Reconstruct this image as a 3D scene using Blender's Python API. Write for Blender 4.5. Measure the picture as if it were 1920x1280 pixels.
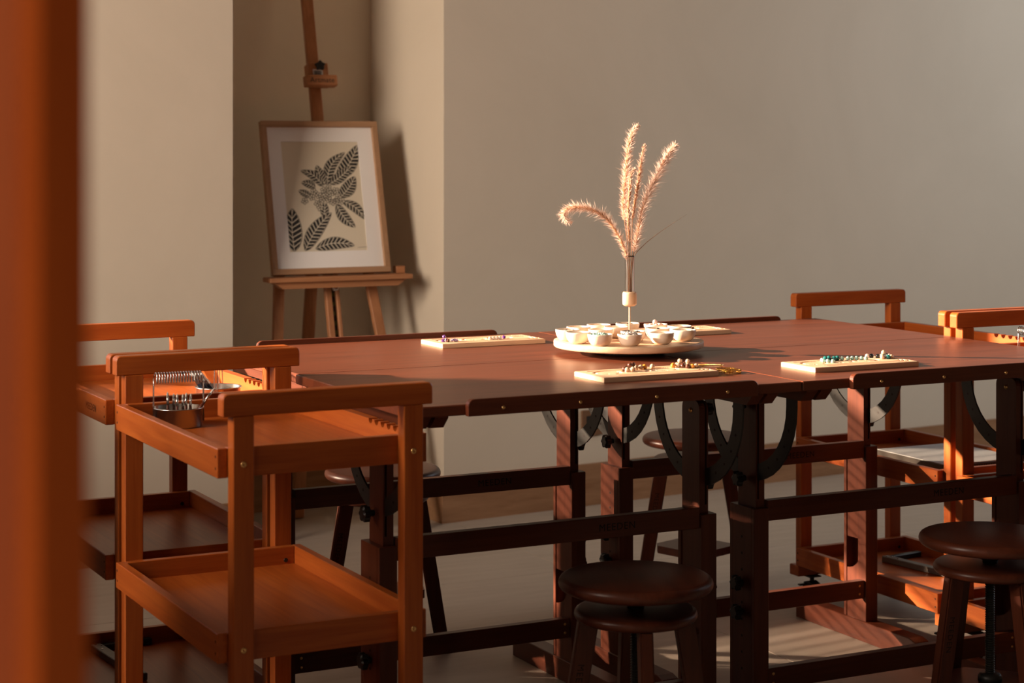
import bpy, bmesh, math, random
from mathutils import Vector, Matrix
random.seed(7)
for o in list(bpy.data.objects): bpy.data.objects.remove(o)
S = bpy.context.scene
COL = S.collection
PI = math.pi
TH = 0.4701
# ------------------------------------------------------------------ camera
cam = bpy.data.cameras.new('camera'); co = bpy.data.objects.new('camera', cam); COL.objects.link(co)
co.location = (0, 0, 1.22); co.rotation_euler = (PI/2, 0, -TH)
cam.sensor_width = 36; cam.lens = 3551.65/1920*36; cam.shift_y = -361.96/1920
cam.clip_start = .05; cam.clip_end = 60
cam.dof.use_dof = True; cam.dof.focus_distance = 4.0; cam.dof.aperture_fstop = 6.0
S.camera = co
# ------------------------------------------------------------------ light
S.view_settings.view_transform = 'Standard'; S.view_settings.look = 'None'
S.view_settings.gamma = 1; S.view_settings.use_curve_mapping = False
S.view_settings.exposure = 0.0
W = bpy.data.worlds.new('world'); S.world = W; W.use_nodes = True
W.node_tree.nodes['Background'].inputs[0].default_value = (.75, .82, 1, 1)
W.node_tree.nodes['Background'].inputs[1].default_value = .6
sun = bpy.data.lights.new('sun', 'SUN'); so = bpy.data.objects.new('sun', sun); COL.objects.link(so)
SD = Vector((.825, -.565, 0)); EL = math.radians(14.8)
SD = Vector((SD.x*math.cos(EL), SD.y*math.cos(EL), -math.sin(EL)))
so.rotation_euler = SD.to_track_quat('-Z', 'Y').to_euler()
sun.energy = 26; sun.color = (1, .73, .52); sun.angle = math.radians(.9)
def area(name, loc, d, sx, sy, e, c):
    l = bpy.data.lights.new(name, 'AREA'); l.shape = 'RECTANGLE'; l.size = sx; l.size_y = sy; l.energy = e; l.color = c
    o = bpy.data.objects.new(name, l); COL.objects.link(o); o.location = loc
    o.rotation_euler = Vector(d).to_track_quat('-Z', 'Y').to_euler(); return o
area('daylight_left', (-1.95, 3.2, 1.9), (1, .12, -.05), 1.5, 2.0, 262, (1, .82, .66))
area('daylight_back', (-.25, 5.20, 1.6), (.1, -1, -.05), 1.9, 1.8, 10, (1, .82, .66))
area('daylight_right', (6.5, 4.3, 2.0), (-1, 0, -.05), 1.8, 1.8, 33, (.86, .93, 1))
area('post_fill', (-.75, .15, 1.3), (1, -.3, 0), .7, 1.6, 9, (1, .80, .62))  # unseen fill lamp added to brighten the near upright

# ------------------------------------------------------------------ materials
def new_mat(name):
    m = bpy.data.materials.new(name); m.use_nodes = True
    nt = m.node_tree; return m, nt, nt.nodes['Principled BSDF']
def plain(name, c, rough=.5, metal=0, trans=0, spec=.5, ior=1.45):
    m, nt, b = new_mat(name)
    b.inputs['Base Color'].default_value = (*c, 1); b.inputs['Roughness'].default_value = rough
    b.inputs['Metallic'].default_value = metal; b.inputs['Transmission Weight'].default_value = trans
    b.inputs['Specular IOR Level'].default_value = spec; b.inputs['IOR'].default_value = ior
    n = nt.nodes.new('ShaderNodeTexNoise'); n.inputs['Scale'].default_value = 60
    tc = nt.nodes.new('ShaderNodeTexCoord'); nt.links.new(tc.outputs['Object'], n.inputs['Vector'])
    mr = nt.nodes.new('ShaderNodeMapRange'); mr.inputs[3].default_value = rough*.85; mr.inputs[4].default_value = min(1, rough*1.15)
    nt.links.new(n.outputs['Fac'], mr.inputs[0]); nt.links.new(mr.outputs[0], b.inputs['Roughness'])
    return m
def wood(name, c1, c2, axis, rough=.4, sc=1., bump=.04):
    m, nt, b = new_mat(name + '_' + 'xyz'[axis])
    tc = nt.nodes.new('ShaderNodeTexCoord'); mp = nt.nodes.new('ShaderNodeMapping')
    s = [38*sc]*3; s[axis] = 2.2*sc
    mp.inputs['Scale'].default_value = s
    nt.links.new(tc.outputs['Object'], mp.inputs['Vector'])
    n = nt.nodes.new('ShaderNodeTexNoise'); n.inputs['Scale'].default_value = 1.6; n.inputs['Detail'].default_value = 7; n.inputs['Distortion'].default_value = .6
    nt.links.new(mp.outputs[0], n.inputs['Vector'])
    s2 = [130*sc]*3; s2[axis] = 5*sc
    mp2 = nt.nodes.new('ShaderNodeMapping'); mp2.inputs['Scale'].default_value = s2
    nt.links.new(tc.outputs['Object'], mp2.inputs['Vector'])
    n2 = nt.nodes.new('ShaderNodeTexNoise'); n2.inputs['Scale'].default_value = 2.2; n2.inputs['Detail'].default_value = 4
    nt.links.new(mp2.outputs[0], n2.inputs['Vector'])
    ad = nt.nodes.new('ShaderNodeMath'); ad.operation = 'MULTIPLY_ADD'; ad.inputs[1].default_value = .35
    nt.links.new(n2.outputs['Fac'], ad.inputs[0]); nt.links.new(n.outputs['Fac'], ad.inputs[2])
    r = nt.nodes.new('ShaderNodeValToRGB'); r.color_ramp.elements[0].position = .45; r.color_ramp.elements[1].position = .9
    r.color_ramp.elements[0].color = (*c1, 1); r.color_ramp.elements[1].color = (*c2, 1)
    nt.links.new(ad.outputs[0], r.inputs[0]); nt.links.new(r.outputs[0], b.inputs['Base Color'])
    b.inputs['Roughness'].default_value = rough; b.inputs['Specular IOR Level'].default_value = .28 if 'tabletop' not in name else .34
    bp = nt.nodes.new('ShaderNodeBump'); bp.inputs['Strength'].default_value = bump; bp.inputs['Distance'].default_value = .002
    nt.links.new(ad.outputs[0], bp.inputs['Height']); nt.links.new(bp.outputs[0], b.inputs['Normal'])
    return m
def wood3(name, c1, c2, rough=.4, sc=1., bump=.04): return [wood(name, c1, c2, a, rough, sc, bump) for a in range(3)]
TW = wood3('orange_beech', (.31, .061, .0095), (.44, .108, .018), .36)
DW = wood3('walnut_stain', (.080, .0185, .0078), (.125, .031, .013), .38)
TOPW = wood3('tabletop_walnut', (.10, .0255, .0105), (.165, .042, .0175), .36, .55, .03)
SW = wood3('stool_walnut', (.062, .0155, .0075), (.095, .024, .011), .36)
EW = wood3('easel_beech', (.36, .15, .065), (.47, .21, .095), .5)
FW = wood3('frame_oak', (.34, .19, .10), (.45, .26, .145), .55)
LW = wood3('light_beech', (.66, .43, .27), (.78, .54, .36), .5, 1.4)
BBW = wood3('oak_skirting', (.27, .135, .065), (.40, .22, .115), .55, .5)
PW = wood3('post_wood', (.42, .078, .010), (.54, .115, .016), .5)
M = {}
M['steel'] = plain('brushed_steel', (.62, .6, .58), .22, 1)
M['brass'] = plain('brass_screw', (.75, .48, .2), .3, 1)
M['gold'] = plain('gold_metal', (.95, .66, .22), .18, 1)
M['black_metal'] = plain('black_metal', (.028, .027, .025), .42, .3)
M['black_plastic'] = plain('black_plastic', (.018, .017, .016), .4)
M['hole'] = plain('dark_hole', (.012, .006, .004), .8)
M['ceramic'] = plain('cream_wooden_bowl', (.80, .66, .53), .5)
M['glass'] = plain('clear_glass', (1, 1, 1), .02, 0, 1, .5, 1.45)
M['mat_board'] = plain('white_mat_board', (.88, .85, .82), .8)
M['paper'] = plain('cream_paper', (.72, .64, .50), .85)
M['ink'] = plain('black_ink', (.03, .027, .024), .8)
M['white_paper'] = plain('white_paper', (.62, .64, .62), .7)
M['grey_cover'] = plain('grey_cover', (.13, .11, .09), .45)
M['blue_bristle'] = plain('blue_black_bristle', (.012, .022, .045), .5)
M['bristle'] = plain('pale_bristle', (.55, .5, .46), .6)
M['stem'] = plain('dry_stem', (.20, .10, .05), .7)
M['plume'] = plain('dry_plume', (.86, .66, .55), .8)
M['plume_core'] = plain('plume_seed', (.50, .26, .13), .8)
M['label'] = plain('label_paper', (.75, .73, .70), .6)
M['brown_plastic'] = plain('brown_plate', (.20, .10, .05), .4)
M['rubber'] = plain('rubber_wheel', (.02, .02, .02), .6)
M['engrave'] = plain('engraved_mark', (.014, .005, .0025), .8)
M['grout'] = plain('tile_grout', (.20, .165, .13), .9)
M['green'] = plain('green_tape', (.10, .13, .03), .5)
def wallmat(name, c1, c2):
    m, nt, b = new_mat(name)
    tc = nt.nodes.new('ShaderNodeTexCoord')
    n = nt.nodes.new('ShaderNodeTexNoise'); n.inputs['Scale'].default_value = 1.3; n.inputs['Detail'].default_value = 8; n.inputs['Roughness'].default_value = .62; n.inputs['Distortion'].default_value = .8
    nt.links.new(tc.outputs['Object'], n.inputs['Vector'])
    r = nt.nodes.new('ShaderNodeValToRGB'); r.color_ramp.elements[0].position = .3; r.color_ramp.elements[1].position = .72
    r.color_ramp.elements[0].color = (*c1, 1); r.color_ramp.elements[1].color = (*c2, 1)
    nt.links.new(n.outputs['Fac'], r.inputs[0]); nt.links.new(r.outputs[0], b.inputs['Base Color'])
    b.inputs['Roughness'].default_value = .75
    n2 = nt.nodes.new('ShaderNodeTexNoise'); n2.inputs['Scale'].default_value = 14; n2.inputs['Detail'].default_value = 6
    nt.links.new(tc.outputs['Object'], n2.inputs['Vector'])
    bp = nt.nodes.new('ShaderNodeBump'); bp.inputs['Strength'].default_value = .05; bp.inputs['Distance'].default_value = .01
    nt.links.new(n2.outputs['Fac'], bp.inputs['Height']); nt.links.new(bp.outputs[0], b.inputs['Normal'])
    return m
WALL = wallmat('plaster', (.70, .61, .485), (.765, .67, .54))
CEIL = wallmat('ceiling_paint', (.5, .47, .43), (.55, .52, .47))
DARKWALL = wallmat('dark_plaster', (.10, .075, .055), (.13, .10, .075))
def tilemat():
    m, nt, b = new_mat('stone_tile')
    tc = nt.nodes.new('ShaderNodeTexCoord'); mp = nt.nodes.new('ShaderNodeMapping'); mp.inputs['Scale'].default_value = (1.2, 9, 1)
    nt.links.new(tc.outputs['Object'], mp.inputs['Vector'])
    n = nt.nodes.new('ShaderNodeTexNoise'); n.inputs['Scale'].default_value = 3; n.inputs['Detail'].default_value = 8; n.inputs['Distortion'].default_value = .5
    nt.links.new(mp.outputs[0], n.inputs['Vector'])
    r = nt.nodes.new('ShaderNodeValToRGB'); r.color_ramp.elements[0].position = .3; r.color_ramp.elements[1].position = .75
    r.color_ramp.elements[0].color = (.43, .36, .29, 1); r.color_ramp.elements[1].color = (.50, .425, .35, 1)
    nt.links.new(n.outputs['Fac'], r.inputs[0]); nt.links.new(r.outputs[0], b.inputs['Base Color'])
    b.inputs['Roughness'].default_value = .5
    return m
TILE = tilemat()

# ------------------------------------------------------------------ helpers
def obj(name, bm, mat, parent=None, smooth=False, loc=None):
    me = bpy.data.meshes.new(name); bm.normal_update(); bm.to_mesh(me); bm.free()
    me.materials.append(mat)
    if smooth:
        for p in me.polygons: p.use_smooth = True
    o = bpy.data.objects.new(name, me); COL.objects.link(o)
    if parent: o.parent = parent
    if loc: o.location = loc
    return o
def tag(o, label=None, cat=None, group=None, kind=None):
    if label: o['label'] = label
    if cat: o['category'] = cat
    if group: o['group'] = group
    if kind: o['kind'] = kind
    return o
def thing(name, label, cat, loc=(0, 0, 0), rz=0, group=None):
    o = bpy.data.objects.new(name, None); COL.objects.link(o); o.empty_display_size = .05
    o.location = loc; o.rotation_euler = (0, 0, rz); return tag(o, label, cat, group)
KIDS = {}
def copy_tree(o, parent=None):
    c = o.copy(); COL.objects.link(c); c.parent = parent
    for ch in [x for x in bpy.data.objects if x.parent == o]: copy_tree(ch, c)
    return c
def dup(o, label, loc, rz=None, group=None):
    c = copy_tree(o); c.location = loc
    if rz is not None: c.rotation_euler = (0, 0, rz)
    c['label'] = label
    if group: c['group'] = group
    return c
def B(): return bmesh.new()
def box(bm, x0, x1, y0, y1, z0, z1, bev=0, seg=1):
    t = bmesh.new()
    vs = [t.verts.new((x, y, z)) for x in (x0, x1) for y in (y0, y1) for z in (z0, z1)]
    for f in ((0, 1, 3, 2), (4, 6, 7, 5), (0, 4, 5, 1), (2, 3, 7, 6), (0, 2, 6, 4), (1, 5, 7, 3)): t.faces.new([vs[i] for i in f])
    bmesh.ops.recalc_face_normals(t, faces=t.faces)
    if bev: bmesh.ops.bevel(t, geom=list(t.edges), offset=bev, segments=seg, affect='EDGES', profile=.5)
    merge(bm, t); return bm
def merge(bm, t, mtx=None):
    if mtx is not None: bmesh.ops.transform(t, matrix=mtx, verts=t.verts)
    mp = {v: bm.verts.new(v.co) for v in t.verts}
    for f in t.faces:
        try:
            nf = bm.faces.new([mp[v] for v in f.verts]); nf.smooth = f.smooth
        except ValueError: pass
    t.free()
def prism(bm, pts, axis, d0, d1, bev=0, smooth_idx=None):
    """polygon pts in the plane perpendicular to axis (x:(y,z) y:(x,z) z:(x,y)) extruded d0..d1"""
    t = bmesh.new()
    def mk(p, d): return {0: (d, p[0], p[1]), 1: (p[0], d, p[1]), 2: (p[0], p[1], d)}[axis]
    a = [t.verts.new(mk(p, d0)) for p in pts]; b = [t.verts.new(mk(p, d1)) for p in pts]
    n = len(pts); t.faces.new(a); t.faces.new(b[::-1])
    for i in range(n): t.faces.new([a[i], b[i], b[(i+1) % n], a[(i+1) % n]])
    bmesh.ops.recalc_face_normals(t, faces=t.faces)
    if bev:
        bmesh.ops.bevel(t, geom=[e for e in t.edges if e.calc_face_angle(0) > .9], offset=bev, segments=1, affect='EDGES')
    merge(bm, t); return bm
def frame_of(d):
    d = Vector(d).normalized(); up = Vector((0, 0, 1)) if abs(d.z) < .95 else Vector((1, 0, 0))
    s = d.cross(up).normalized(); return s, s.cross(d).normalized()
def cyl(bm, p0, p1, r0, r1=None, n=16, cap=True):
    r1 = r0 if r1 is None else r1
    p0 = Vector(p0); p1 = Vector(p1); s, u = frame_of(p1-p0)
    a = [bm.verts.new(p0+(s*math.cos(2*PI*i/n)+u*math.sin(2*PI*i/n))*r0) for i in range(n)]
    b = [bm.verts.new(p1+(s*math.cos(2*PI*i/n)+u*math.sin(2*PI*i/n))*r1) for i in range(n)]
    for i in range(n):
        f = bm.faces.new([a[i], a[(i+1) % n], b[(i+1) % n], b[i]]); f.smooth = True
    if cap: bm.faces.new(a[::-1]); bm.faces.new(b)
    return bm
def tube(bm, pts, r, n=8, rr=None, closed=False):
    pts = [Vector(p) for p in pts]; rings = []; N = len(pts); prev = None
    for k, p in enumerate(pts):
        if closed: d = pts[(k+1) % N]-pts[k-1]
        else: d = pts[min(k+1, N-1)]-pts[max(k-1, 0)]
        d.normalize()
        if prev is None: s, u = frame_of(d)
        else:
            s = (prev-d*prev.dot(d)).normalized(); u = s.cross(d)
        prev = s; q = rr[k] if rr else r
        rings.append([bm.verts.new(p+(s*math.cos(2*PI*i/n)+u*math.sin(2*PI*i/n))*q) for i in range(n)])
    for k in range(N if closed else N-1):
        a, b = rings[k], rings[(k+1) % N]
        for i in range(n):
            f = bm.faces.new([a[i], b[i], b[(i+1) % n], a[(i+1) % n]]); f.smooth = True
    if not closed:
        bm.faces.new(rings[0]); bm.faces.new(rings[-1][::-1])
    return bm
def lathe(bm, prof, n=32, c=(0, 0), smooth=True, closed=False):
    rings = []
    for r, z in prof:
        if r < 1e-6: rings.append([bm.verts.new((c[0], c[1], z))])
        else: rings.append([bm.verts.new((c[0]+r*math.cos(2*PI*i/n), c[1]+r*math.sin(2*PI*i/n), z)) for i in range(n)])
    L = len(rings)
    for k in range(L if closed else L-1):
        a, b = rings[k], rings[(k+1) % L]
        for i in range(n):
            j = (i+1) % n
            if len(a) == 1 and len(b) == 1: continue
            if len(a) == 1: vs = [a[0], b[i], b[j]]
            elif len(b) == 1: vs = [a[i], b[0], a[j]]
            else: vs = [a[i], b[i], b[j], a[j]]
            f = bm.faces.new(vs); f.smooth = smooth
    bmesh.ops.recalc_face_normals(bm, faces=bm.faces)
    return bm
def text_obj(name, s, size, mat, parent, M4, depth=.0006, space=1., shear=0):
    cu = bpy.data.curves.new(name, 'FONT'); cu.body = s; cu.size = size; cu.extrude = depth; cu.space_character = space
    cu.align_x = 'CENTER'; cu.align_y = 'CENTER'; cu.shear = shear; cu.resolution_u = 4
    to = bpy.data.objects.new('tmp', cu); COL.objects.link(to)
    dg = bpy.context.evaluated_depsgraph_get(); me = bpy.data.meshes.new_from_object(to.evaluated_get(dg))
    bpy.data.objects.remove(to)
    me.transform(M4); me.materials.clear(); me.materials.append(mat); me.name = name
    o = bpy.data.objects.new(name, me); COL.objects.link(o)
    if parent: o.parent = parent
    return o
def basis(ox, ax, ay):
    ax = Vector(ax).normalized(); ay = Vector(ay).normalized(); az = ax.cross(ay)
    m = Matrix((ax, ay, az)).transposed().to_4x4(); m.translation = Vector(ox); return m
def knob(bm, c, d, r=.013, h=.015):
    """lobed hand knob with a stem, c on the surface, pointing along d"""
    c = Vector(c); d = Vector(d).normalized(); s, u = frame_of(d); n = 24
    cyl(bm, c, c+d*h*.8, r*.42, n=10)
    rings = []
    for off, k in ((h*.7, .8), (h*.85, 1), (h*1.6, 1), (h*1.8, .75)):
        ring = []
        for i in range(n):
            a = 2*PI*i/n; q = r*k*(1+.15*math.cos(6*a))
            ring.append(bm.verts.new(c+d*off+(s*math.cos(a)+u*math.sin(a))*q))
        rings.append(ring)
    for k in range(3):
        for i in range(n): bm.faces.new([rings[k][i], rings[k][(i+1) % n], rings[k+1][(i+1) % n], rings[k+1][i]])
    bm.faces.new(rings[0][::-1]); bm.faces.new(rings[-1])
    return bm

# ------------------------------------------------------------------ room
WA = math.radians(5.836)
WT = Vector((math.cos(WA), math.sin(WA), 0)); WN = Vector((-math.sin(WA), math.cos(WA), 0))
WO = Vector((2.598, 5.604, 0))           # outer corner between niche and main wall
def wallbox(bm, s0, s1, t0, t1, z0, z1):
    """box in wall coordinates: s along the wall from the niche corner, t behind its face"""
    t = bmesh.new(); box(t, s0, s1, t0, t1, z0, z1)
    m = Matrix.Identity(4); m.col[0][:3] = WT; m.col[1][:3] = WN; m.col[3][:3] = WO
    merge(bm, t, m); return bm
def struct(name, bm, mat, parent=None):
    o = obj(name, bm, mat, parent); o['kind'] = 'structure'; return o
HC = 3.0
NL = -.747; ND = .50
struct('wall_back', wallbox(B(), 0, 4.3, 0, .2, 0, HC), WALL)
struct('wall_niche', wallbox(wallbox(B(), NL-.2, .2, ND, ND+.15, 0, HC), .0, .2, .2, ND, 0, HC), WALL)
struct('wall_pillar', wallbox(B(), -1.66, NL, 0, ND, 0, HC), WALL)
# window beyond the left edge of the photograph: opening in the back wall plane
bm = B(); wallbox(bm, -4.9, -4.03, 0, .2, 0, HC); wallbox(bm, -4.03, -1.66, 0, .2, 2.55, HC); wallbox(bm, -4.03, -1.66, 0, .2, 0, .66)
struct('wall_window', bm, WALL)
bm = B(); wallbox(bm, -4.03, -3.99, .06, .12, .66, 2.55); wallbox(bm, -1.70, -1.66, .06, .12, .66, 2.55)
wallbox(bm, -3.99, -1.70, .06, .12, 2.51, 2.55); wallbox(bm, -3.99, -1.70, .06, .12, .66, .70)
w1 = struct('window_1', bm, M['black_metal'])
sl_m = None
for k in range(24):  # unseen slats added to thin the low sun on legs and floor
    z = .665+k*.0285
    if k in (8, 9): continue
    if sl_m is None:
        b_ = B(); wallbox(b_, -3.985, -1.705, .07, .09, 0, .0140); sl_m = obj('sun_filter_slat', b_, DARKWALL, w1, loc=(0, 0, z))
    else:
        o = sl_m.copy(); COL.objects.link(o); o.parent = w1; o.location = (0, 0, z)
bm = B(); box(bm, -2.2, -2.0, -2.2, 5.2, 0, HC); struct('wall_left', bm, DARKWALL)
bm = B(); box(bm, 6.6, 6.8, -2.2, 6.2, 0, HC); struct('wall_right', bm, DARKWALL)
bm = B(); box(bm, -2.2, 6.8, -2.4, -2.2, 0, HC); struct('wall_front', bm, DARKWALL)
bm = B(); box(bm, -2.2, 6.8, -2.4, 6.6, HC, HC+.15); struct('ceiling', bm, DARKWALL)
bm = B(); box(bm, -2.2, 6.8, -2.4, 6.6, -.12, -.004); fl = struct('floor', bm, M['grout'])
TX, TY, TS = 2.635, 4.813, 1.2
tm = None
for i in range(-4, 4):
    for j in range(-6, 2):
        x0, y0 = TX+i*TS, TY+j*TS
        if x0 > 6.7 or x0+TS < -2.2 or y0 > 6.5: continue
        if tm is None:
            b_ = B(); box(b_, .0012, TS-.0012, .0012, TS-.0012, -.012, 0, .0008)
            o = obj('floor_tile', b_, TILE, fl, loc=(x0, y0, 0)); tm = o
        else:
            o = tm.copy(); COL.objects.link(o); o.parent = fl; o.location = (x0, y0, 0)
# skirting boards
def skirt(name, *segs):
    b_ = B()
    for (s0, s1, t0, t1) in segs: wallbox(b_, s0, s1, t0, t1, 0, .142)
    struct(name, b_, BBW[0])
skirt('baseboard_back', (-.0, 4.0, -.012, 0))
skirt('baseboard_niche', (NL+.0, 0, ND-.012, ND), (-.012, 0, -.012, ND-.012))
skirt('baseboard_pillar', (-1.66, NL+.012, -.012, 0), (NL, NL+.012, 0, ND-.012))
# near wooden upright, out of focus at the left edge
t = thing('wooden_post', 'blurred orange brown wooden upright close to the camera at the left edge', 'post', (0.150, .668, 0), -TH)
b_ = B(); prism(b_, [(-.045, .002), (-.0046, .002), (.0060, -.0100), (.0205, .000), (.010, .03), (-.045, .03)], 2, .04, 2.3)
obj('upright', b_, PW[2], t)
b_ = B(); box(b_, -.09, .03, -.06, .08, 0, .04, .004); obj('base', b_, PW[0], t)

# low cabinet outside the frame, added to cut low sun on the trolleys
t = thing('low_sun_blocker', 'low walnut cabinet left of the trolleys, unseen, added to block low sun', 'blocker', (.2, 4.1, 0), 0)
b_ = B(); box(b_, -.55, .60, -.60, .62, .06, .755, .003); obj('body', b_, DW[0], t)
b_ = B(); box(b_, -.57, .62, -.62, .64, .7555, .777, .003); obj('top', b_, TOPW[0], t)
b_ = B(); box(b_, -.52, .57, -.57, .59, 0, .0595); obj('plinth', b_, DW[0], t)
t = thing('tall_light_blocker', 'tall walnut cabinet beside the near trolley, unseen, added to shade it', 'blocker', (.1, 2.80, 0), 0)  # unseen block added to keep left light off the near trolley
b_ = B(); box(b_, -.4, .30, -.20, .42, .06, .92, .003); obj('body', b_, DW[2], t)
b_ = B(); box(b_, -.42, .32, -.22, .44, .921, .945, .003); obj('top', b_, DW[0], t)
b_ = B(); box(b_, -.38, .27, -.17, .39, 0, .0595); obj('plinth', b_, DW[0], t)
# ------------------------------------------------------------------ drafting tables
ZT = .7719
def arc_pts(R, w, zc, ztop, n=18):
    o = [(R, ztop)]+[(R*math.cos(-PI*i/n), zc+R*math.sin(-PI*i/n)) for i in range(n+1)]+[(-R, ztop)]
    r = R-w
    i_ = [(-r, ztop)]+[(-r*math.cos(-PI*i/n), zc+r*math.sin(-PI*i/n)) for i in range(n+1)]+[(r, ztop)]
    return o+i_
def table(cx, cy, label, far):
    t = thing('drafting_table', label, 'table', (cx, cy, 0), 0, 'drafting tables pushed together')
    hx, hy = .4135, .2755
    b_ = B(); box(b_, -hx, hx, -hy, hy, ZT-.019, ZT, .0018); obj('tabletop', b_, TOPW[0], t)
    # ledge lip with rounded upper corners
    y0, y1 = (hy, hy+.013) if far else (-hy-.013, -hy)
    L, z0, z1, r = .304, ZT-.020, ZT+.010, .012
    P_ = [(-L, z0), (L, z0)]+[(L-r+r*math.cos(a), z1-r+r*math.sin(a)) for a in [PI/2*i/5 for i in range(6)]]+[(-L+r-r*math.cos(a), z1-r+r*math.sin(a)) for a in [PI/2-PI/2*i/5 for i in range(6)]]
    b_ = B(); prism(b_, P_, 1, y0, y1, .001); lp = obj('ledge_lip', b_, DW[0], t)
    yy = y1 if far else y0; sg = 1 if far else -1
    for x in (-.235, -.08, .08, .235):
        b_ = B(); lathe(b_, [(0, .0016), (.003, .0012), (.0036, 0), (.0036, -.002)], 10)
        bmesh.ops.transform(b_, matrix=basis((x, yy, ZT-.008), (1, 0, 0), (0, 0, -sg if False else 1)) if not far else basis((x, yy, ZT-.008), (-1, 0, 0), (0, 0, 1)), verts=b_.verts)
        obj('screw', b_, M['brass'], lp)
    for s in (-1, 1):
        X = s*.351
        # foot
        b_ = B()
        P_ = [(-.246, 0), (.246, 0), (.246, .03), (.236, .044), (.215, .05), (-.215, .05), (-.236, .044), (-.246, .03)]
        prism(b_, P_, 0, X-.021, X+.021, .0015); obj('foot', b_, DW[1], t)
        # sleeve: outer board, front and back boards, filler block with a concave cut
        b_ = B()
        xo0, xo1 = (X+.018-.012, X+.018) if s > 0 else (X-.018, X-.018+.012)
        box(b_, min(X-.018, X+.018), X+.018, -.045, -.0335, .05, .483, .001)
        box(b_, X-.018, X+.018, .0335, .045, .05, .483, .001)
        box(b_, xo0, xo1, -.0334, .0334, .05, .483)
        sl = obj('sleeve', b_, DW[2], t)
        xi0, xi1 = (X-.016, X+.006) if s > 0 else (X-.006, X+.016)
        b_ = B()
        P_ = [(-.0332, .05), (.0332, .05), (.0332, .172)]+[(.0332-.060*math.sin(a), .172+.066*(1-math.cos(a))) for a in [PI/2*i/8 for i in range(1, 9)]]+[(-.0332, .238)]
        prism(b_, P_, 0, xi0, xi1); obj('filler_block', b_, DW[2], t)
        # inner post with a rounded head
        b_ = B()
        hr = .033; zt_ = .709
        P_ = [(-.0325, .25), (.0325, .25), (.0325, zt_-.016)]+[(.0325-.016+.016*math.cos(a), zt_-.016+.016*math.sin(a)) for a in [PI/2*i/4 for i in range(1, 5)]]+[(-.0325+.016-.016*math.sin(a), zt_-.016+.016*math.cos(a)) for a in [PI/2*i/4 for i in range(5)]]
        prism(b_, P_, 0, xi0+.0005, X-.0022); prism(b_, P_, 0, X+.0022, xi1-.0005); prism(b_, [(-.0325, .25), (.0325, .25), (.0325, .50), (-.0325, .50)], 0, X-.0022, X+.0022)
        ip = obj('inner_post', b_, DW[2], t)
        # semicircular slotted bracket
        b_ = B(); prism(b_, arc_pts(.168, .034, .703, ZT-.030), 0, X-.002, X+.002); ar = obj('arc_bracket', b_, M['black_metal'], t)
        b_ = B()
        for k in range(-5, 6):
            if k == 0: continue
            a = -PI/2+k*.25
            if abs(k) < 2: continue
            q = (.151*math.cos(a), .703+.151*math.sin(a))
            cyl(b_, (X-.0023, q[0], q[1]), (X+.0023, q[0], q[1]), .0028, n=8)
        h = obj('bracket_hole', b_, M['hole'], ar); h['kind'] = 'stuff'
        # pivot bolt and knobs
        b_ = B(); ix = xi0 if s > 0 else xi1
        lathe(b_, [(0, .003), (.0035, .0025), (.0055, 0), (.0055, -.002)], 12)
        bmesh.ops.transform(b_, matrix=basis((ix, 0, .688), (0, -s, 0), (0, 0, 1)), verts=b_.verts); obj('pivot_bolt', b_, M['brass'], t)
        b_ = B(); ox = X+s*.018
        lathe(b_, [(0, .002), (.003, .0016), (.0045, 0), (.0045, -.002)], 10)
        bmesh.ops.transform(b_, matrix=basis((ix, 0, .33), (0, -s, 0), (0, 0, 1)), verts=b_.verts); obj('clamp_bolt', b_, M['steel'], t)
        for z, w in ((.688, .8), (.540, 1), (.326, 1), (.266, 1)):
            b_ = B(); q = ox if z < .5 else X+s*.0135
            knob(b_, (q-s*.003, 0, z), (s, 0, 0), .0145*w, .014); obj('knob', b_, M['black_plastic'], t)
        b_ = B()
        for z in [.42-.034*k for k in range(10)]:
            cyl(b_, (ox-s*.004, .0, z), (ox+s*.0003, .0, z), .0028, n=8)
        h = obj('height_hole', b_, M['hole'], sl); h['kind'] = 'stuff'
        # cleat under the top
        b_ = B()
        P_ = [(-.243, ZT-.0195), (-.243, ZT-.026), (-.222, ZT-.046), (.222, ZT-.046), (.243, ZT-.026), (.243, ZT-.0195)]
        prism(b_, P_, 0, X-.03, X-.004); prism(b_, P_, 0, X+.004, X+.03); obj('cleat', b_, DW[1], t)
    # crossbeams
    b_ = B(); box(b_, -.332, .332, -.040, -.019, .455, .497, .0012); ub = obj('upper_beam', b_, DW[0], t)
    b_ = B(); box(b_, -.332, .332, -.040, -.019, .108, .152, .0012); lb = obj('lower_beam', b_, DW[0], t)
    for z in (.120, .140):
        for x in (-.318, .318):
            b_ = B(); lathe(b_, [(0, .001), (.0028, .0008), (.0034, 0), (.0034, -.002)], 10)
            bmesh.ops.transform(b_, matrix=basis((x, -.040, z), (1, 0, 0), (0, 0, 1)), verts=b_.verts); obj('screw', b_, M['brass'], lb)
    text_obj('engraved_letters', 'MEEDEN', .020, M['engrave'], ub, basis((.14, -.0402, .476), (1, 0, 0), (0, 0, 1)), .0002, 1.15)
    return t
YN = 2.9936
table(1.7330, YN+.2755, 'dark brown drafting table, front left one, with two crystal boards not on it but one chained board', False)['label'] = 'front left dark brown drafting table, beside the nearest orange trolley'
table(2.5620, YN+.2755, '', False)['label'] = 'front right dark brown drafting table, at the right side of the photo'
table(1.7380, YN+.8270, '', True)['label'] = 'rear left dark brown drafting table, in front of the easel'
table(2.5660, YN+.8270, '', True)['label'] = 'rear right dark brown drafting table, nearest the empty wall'

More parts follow.
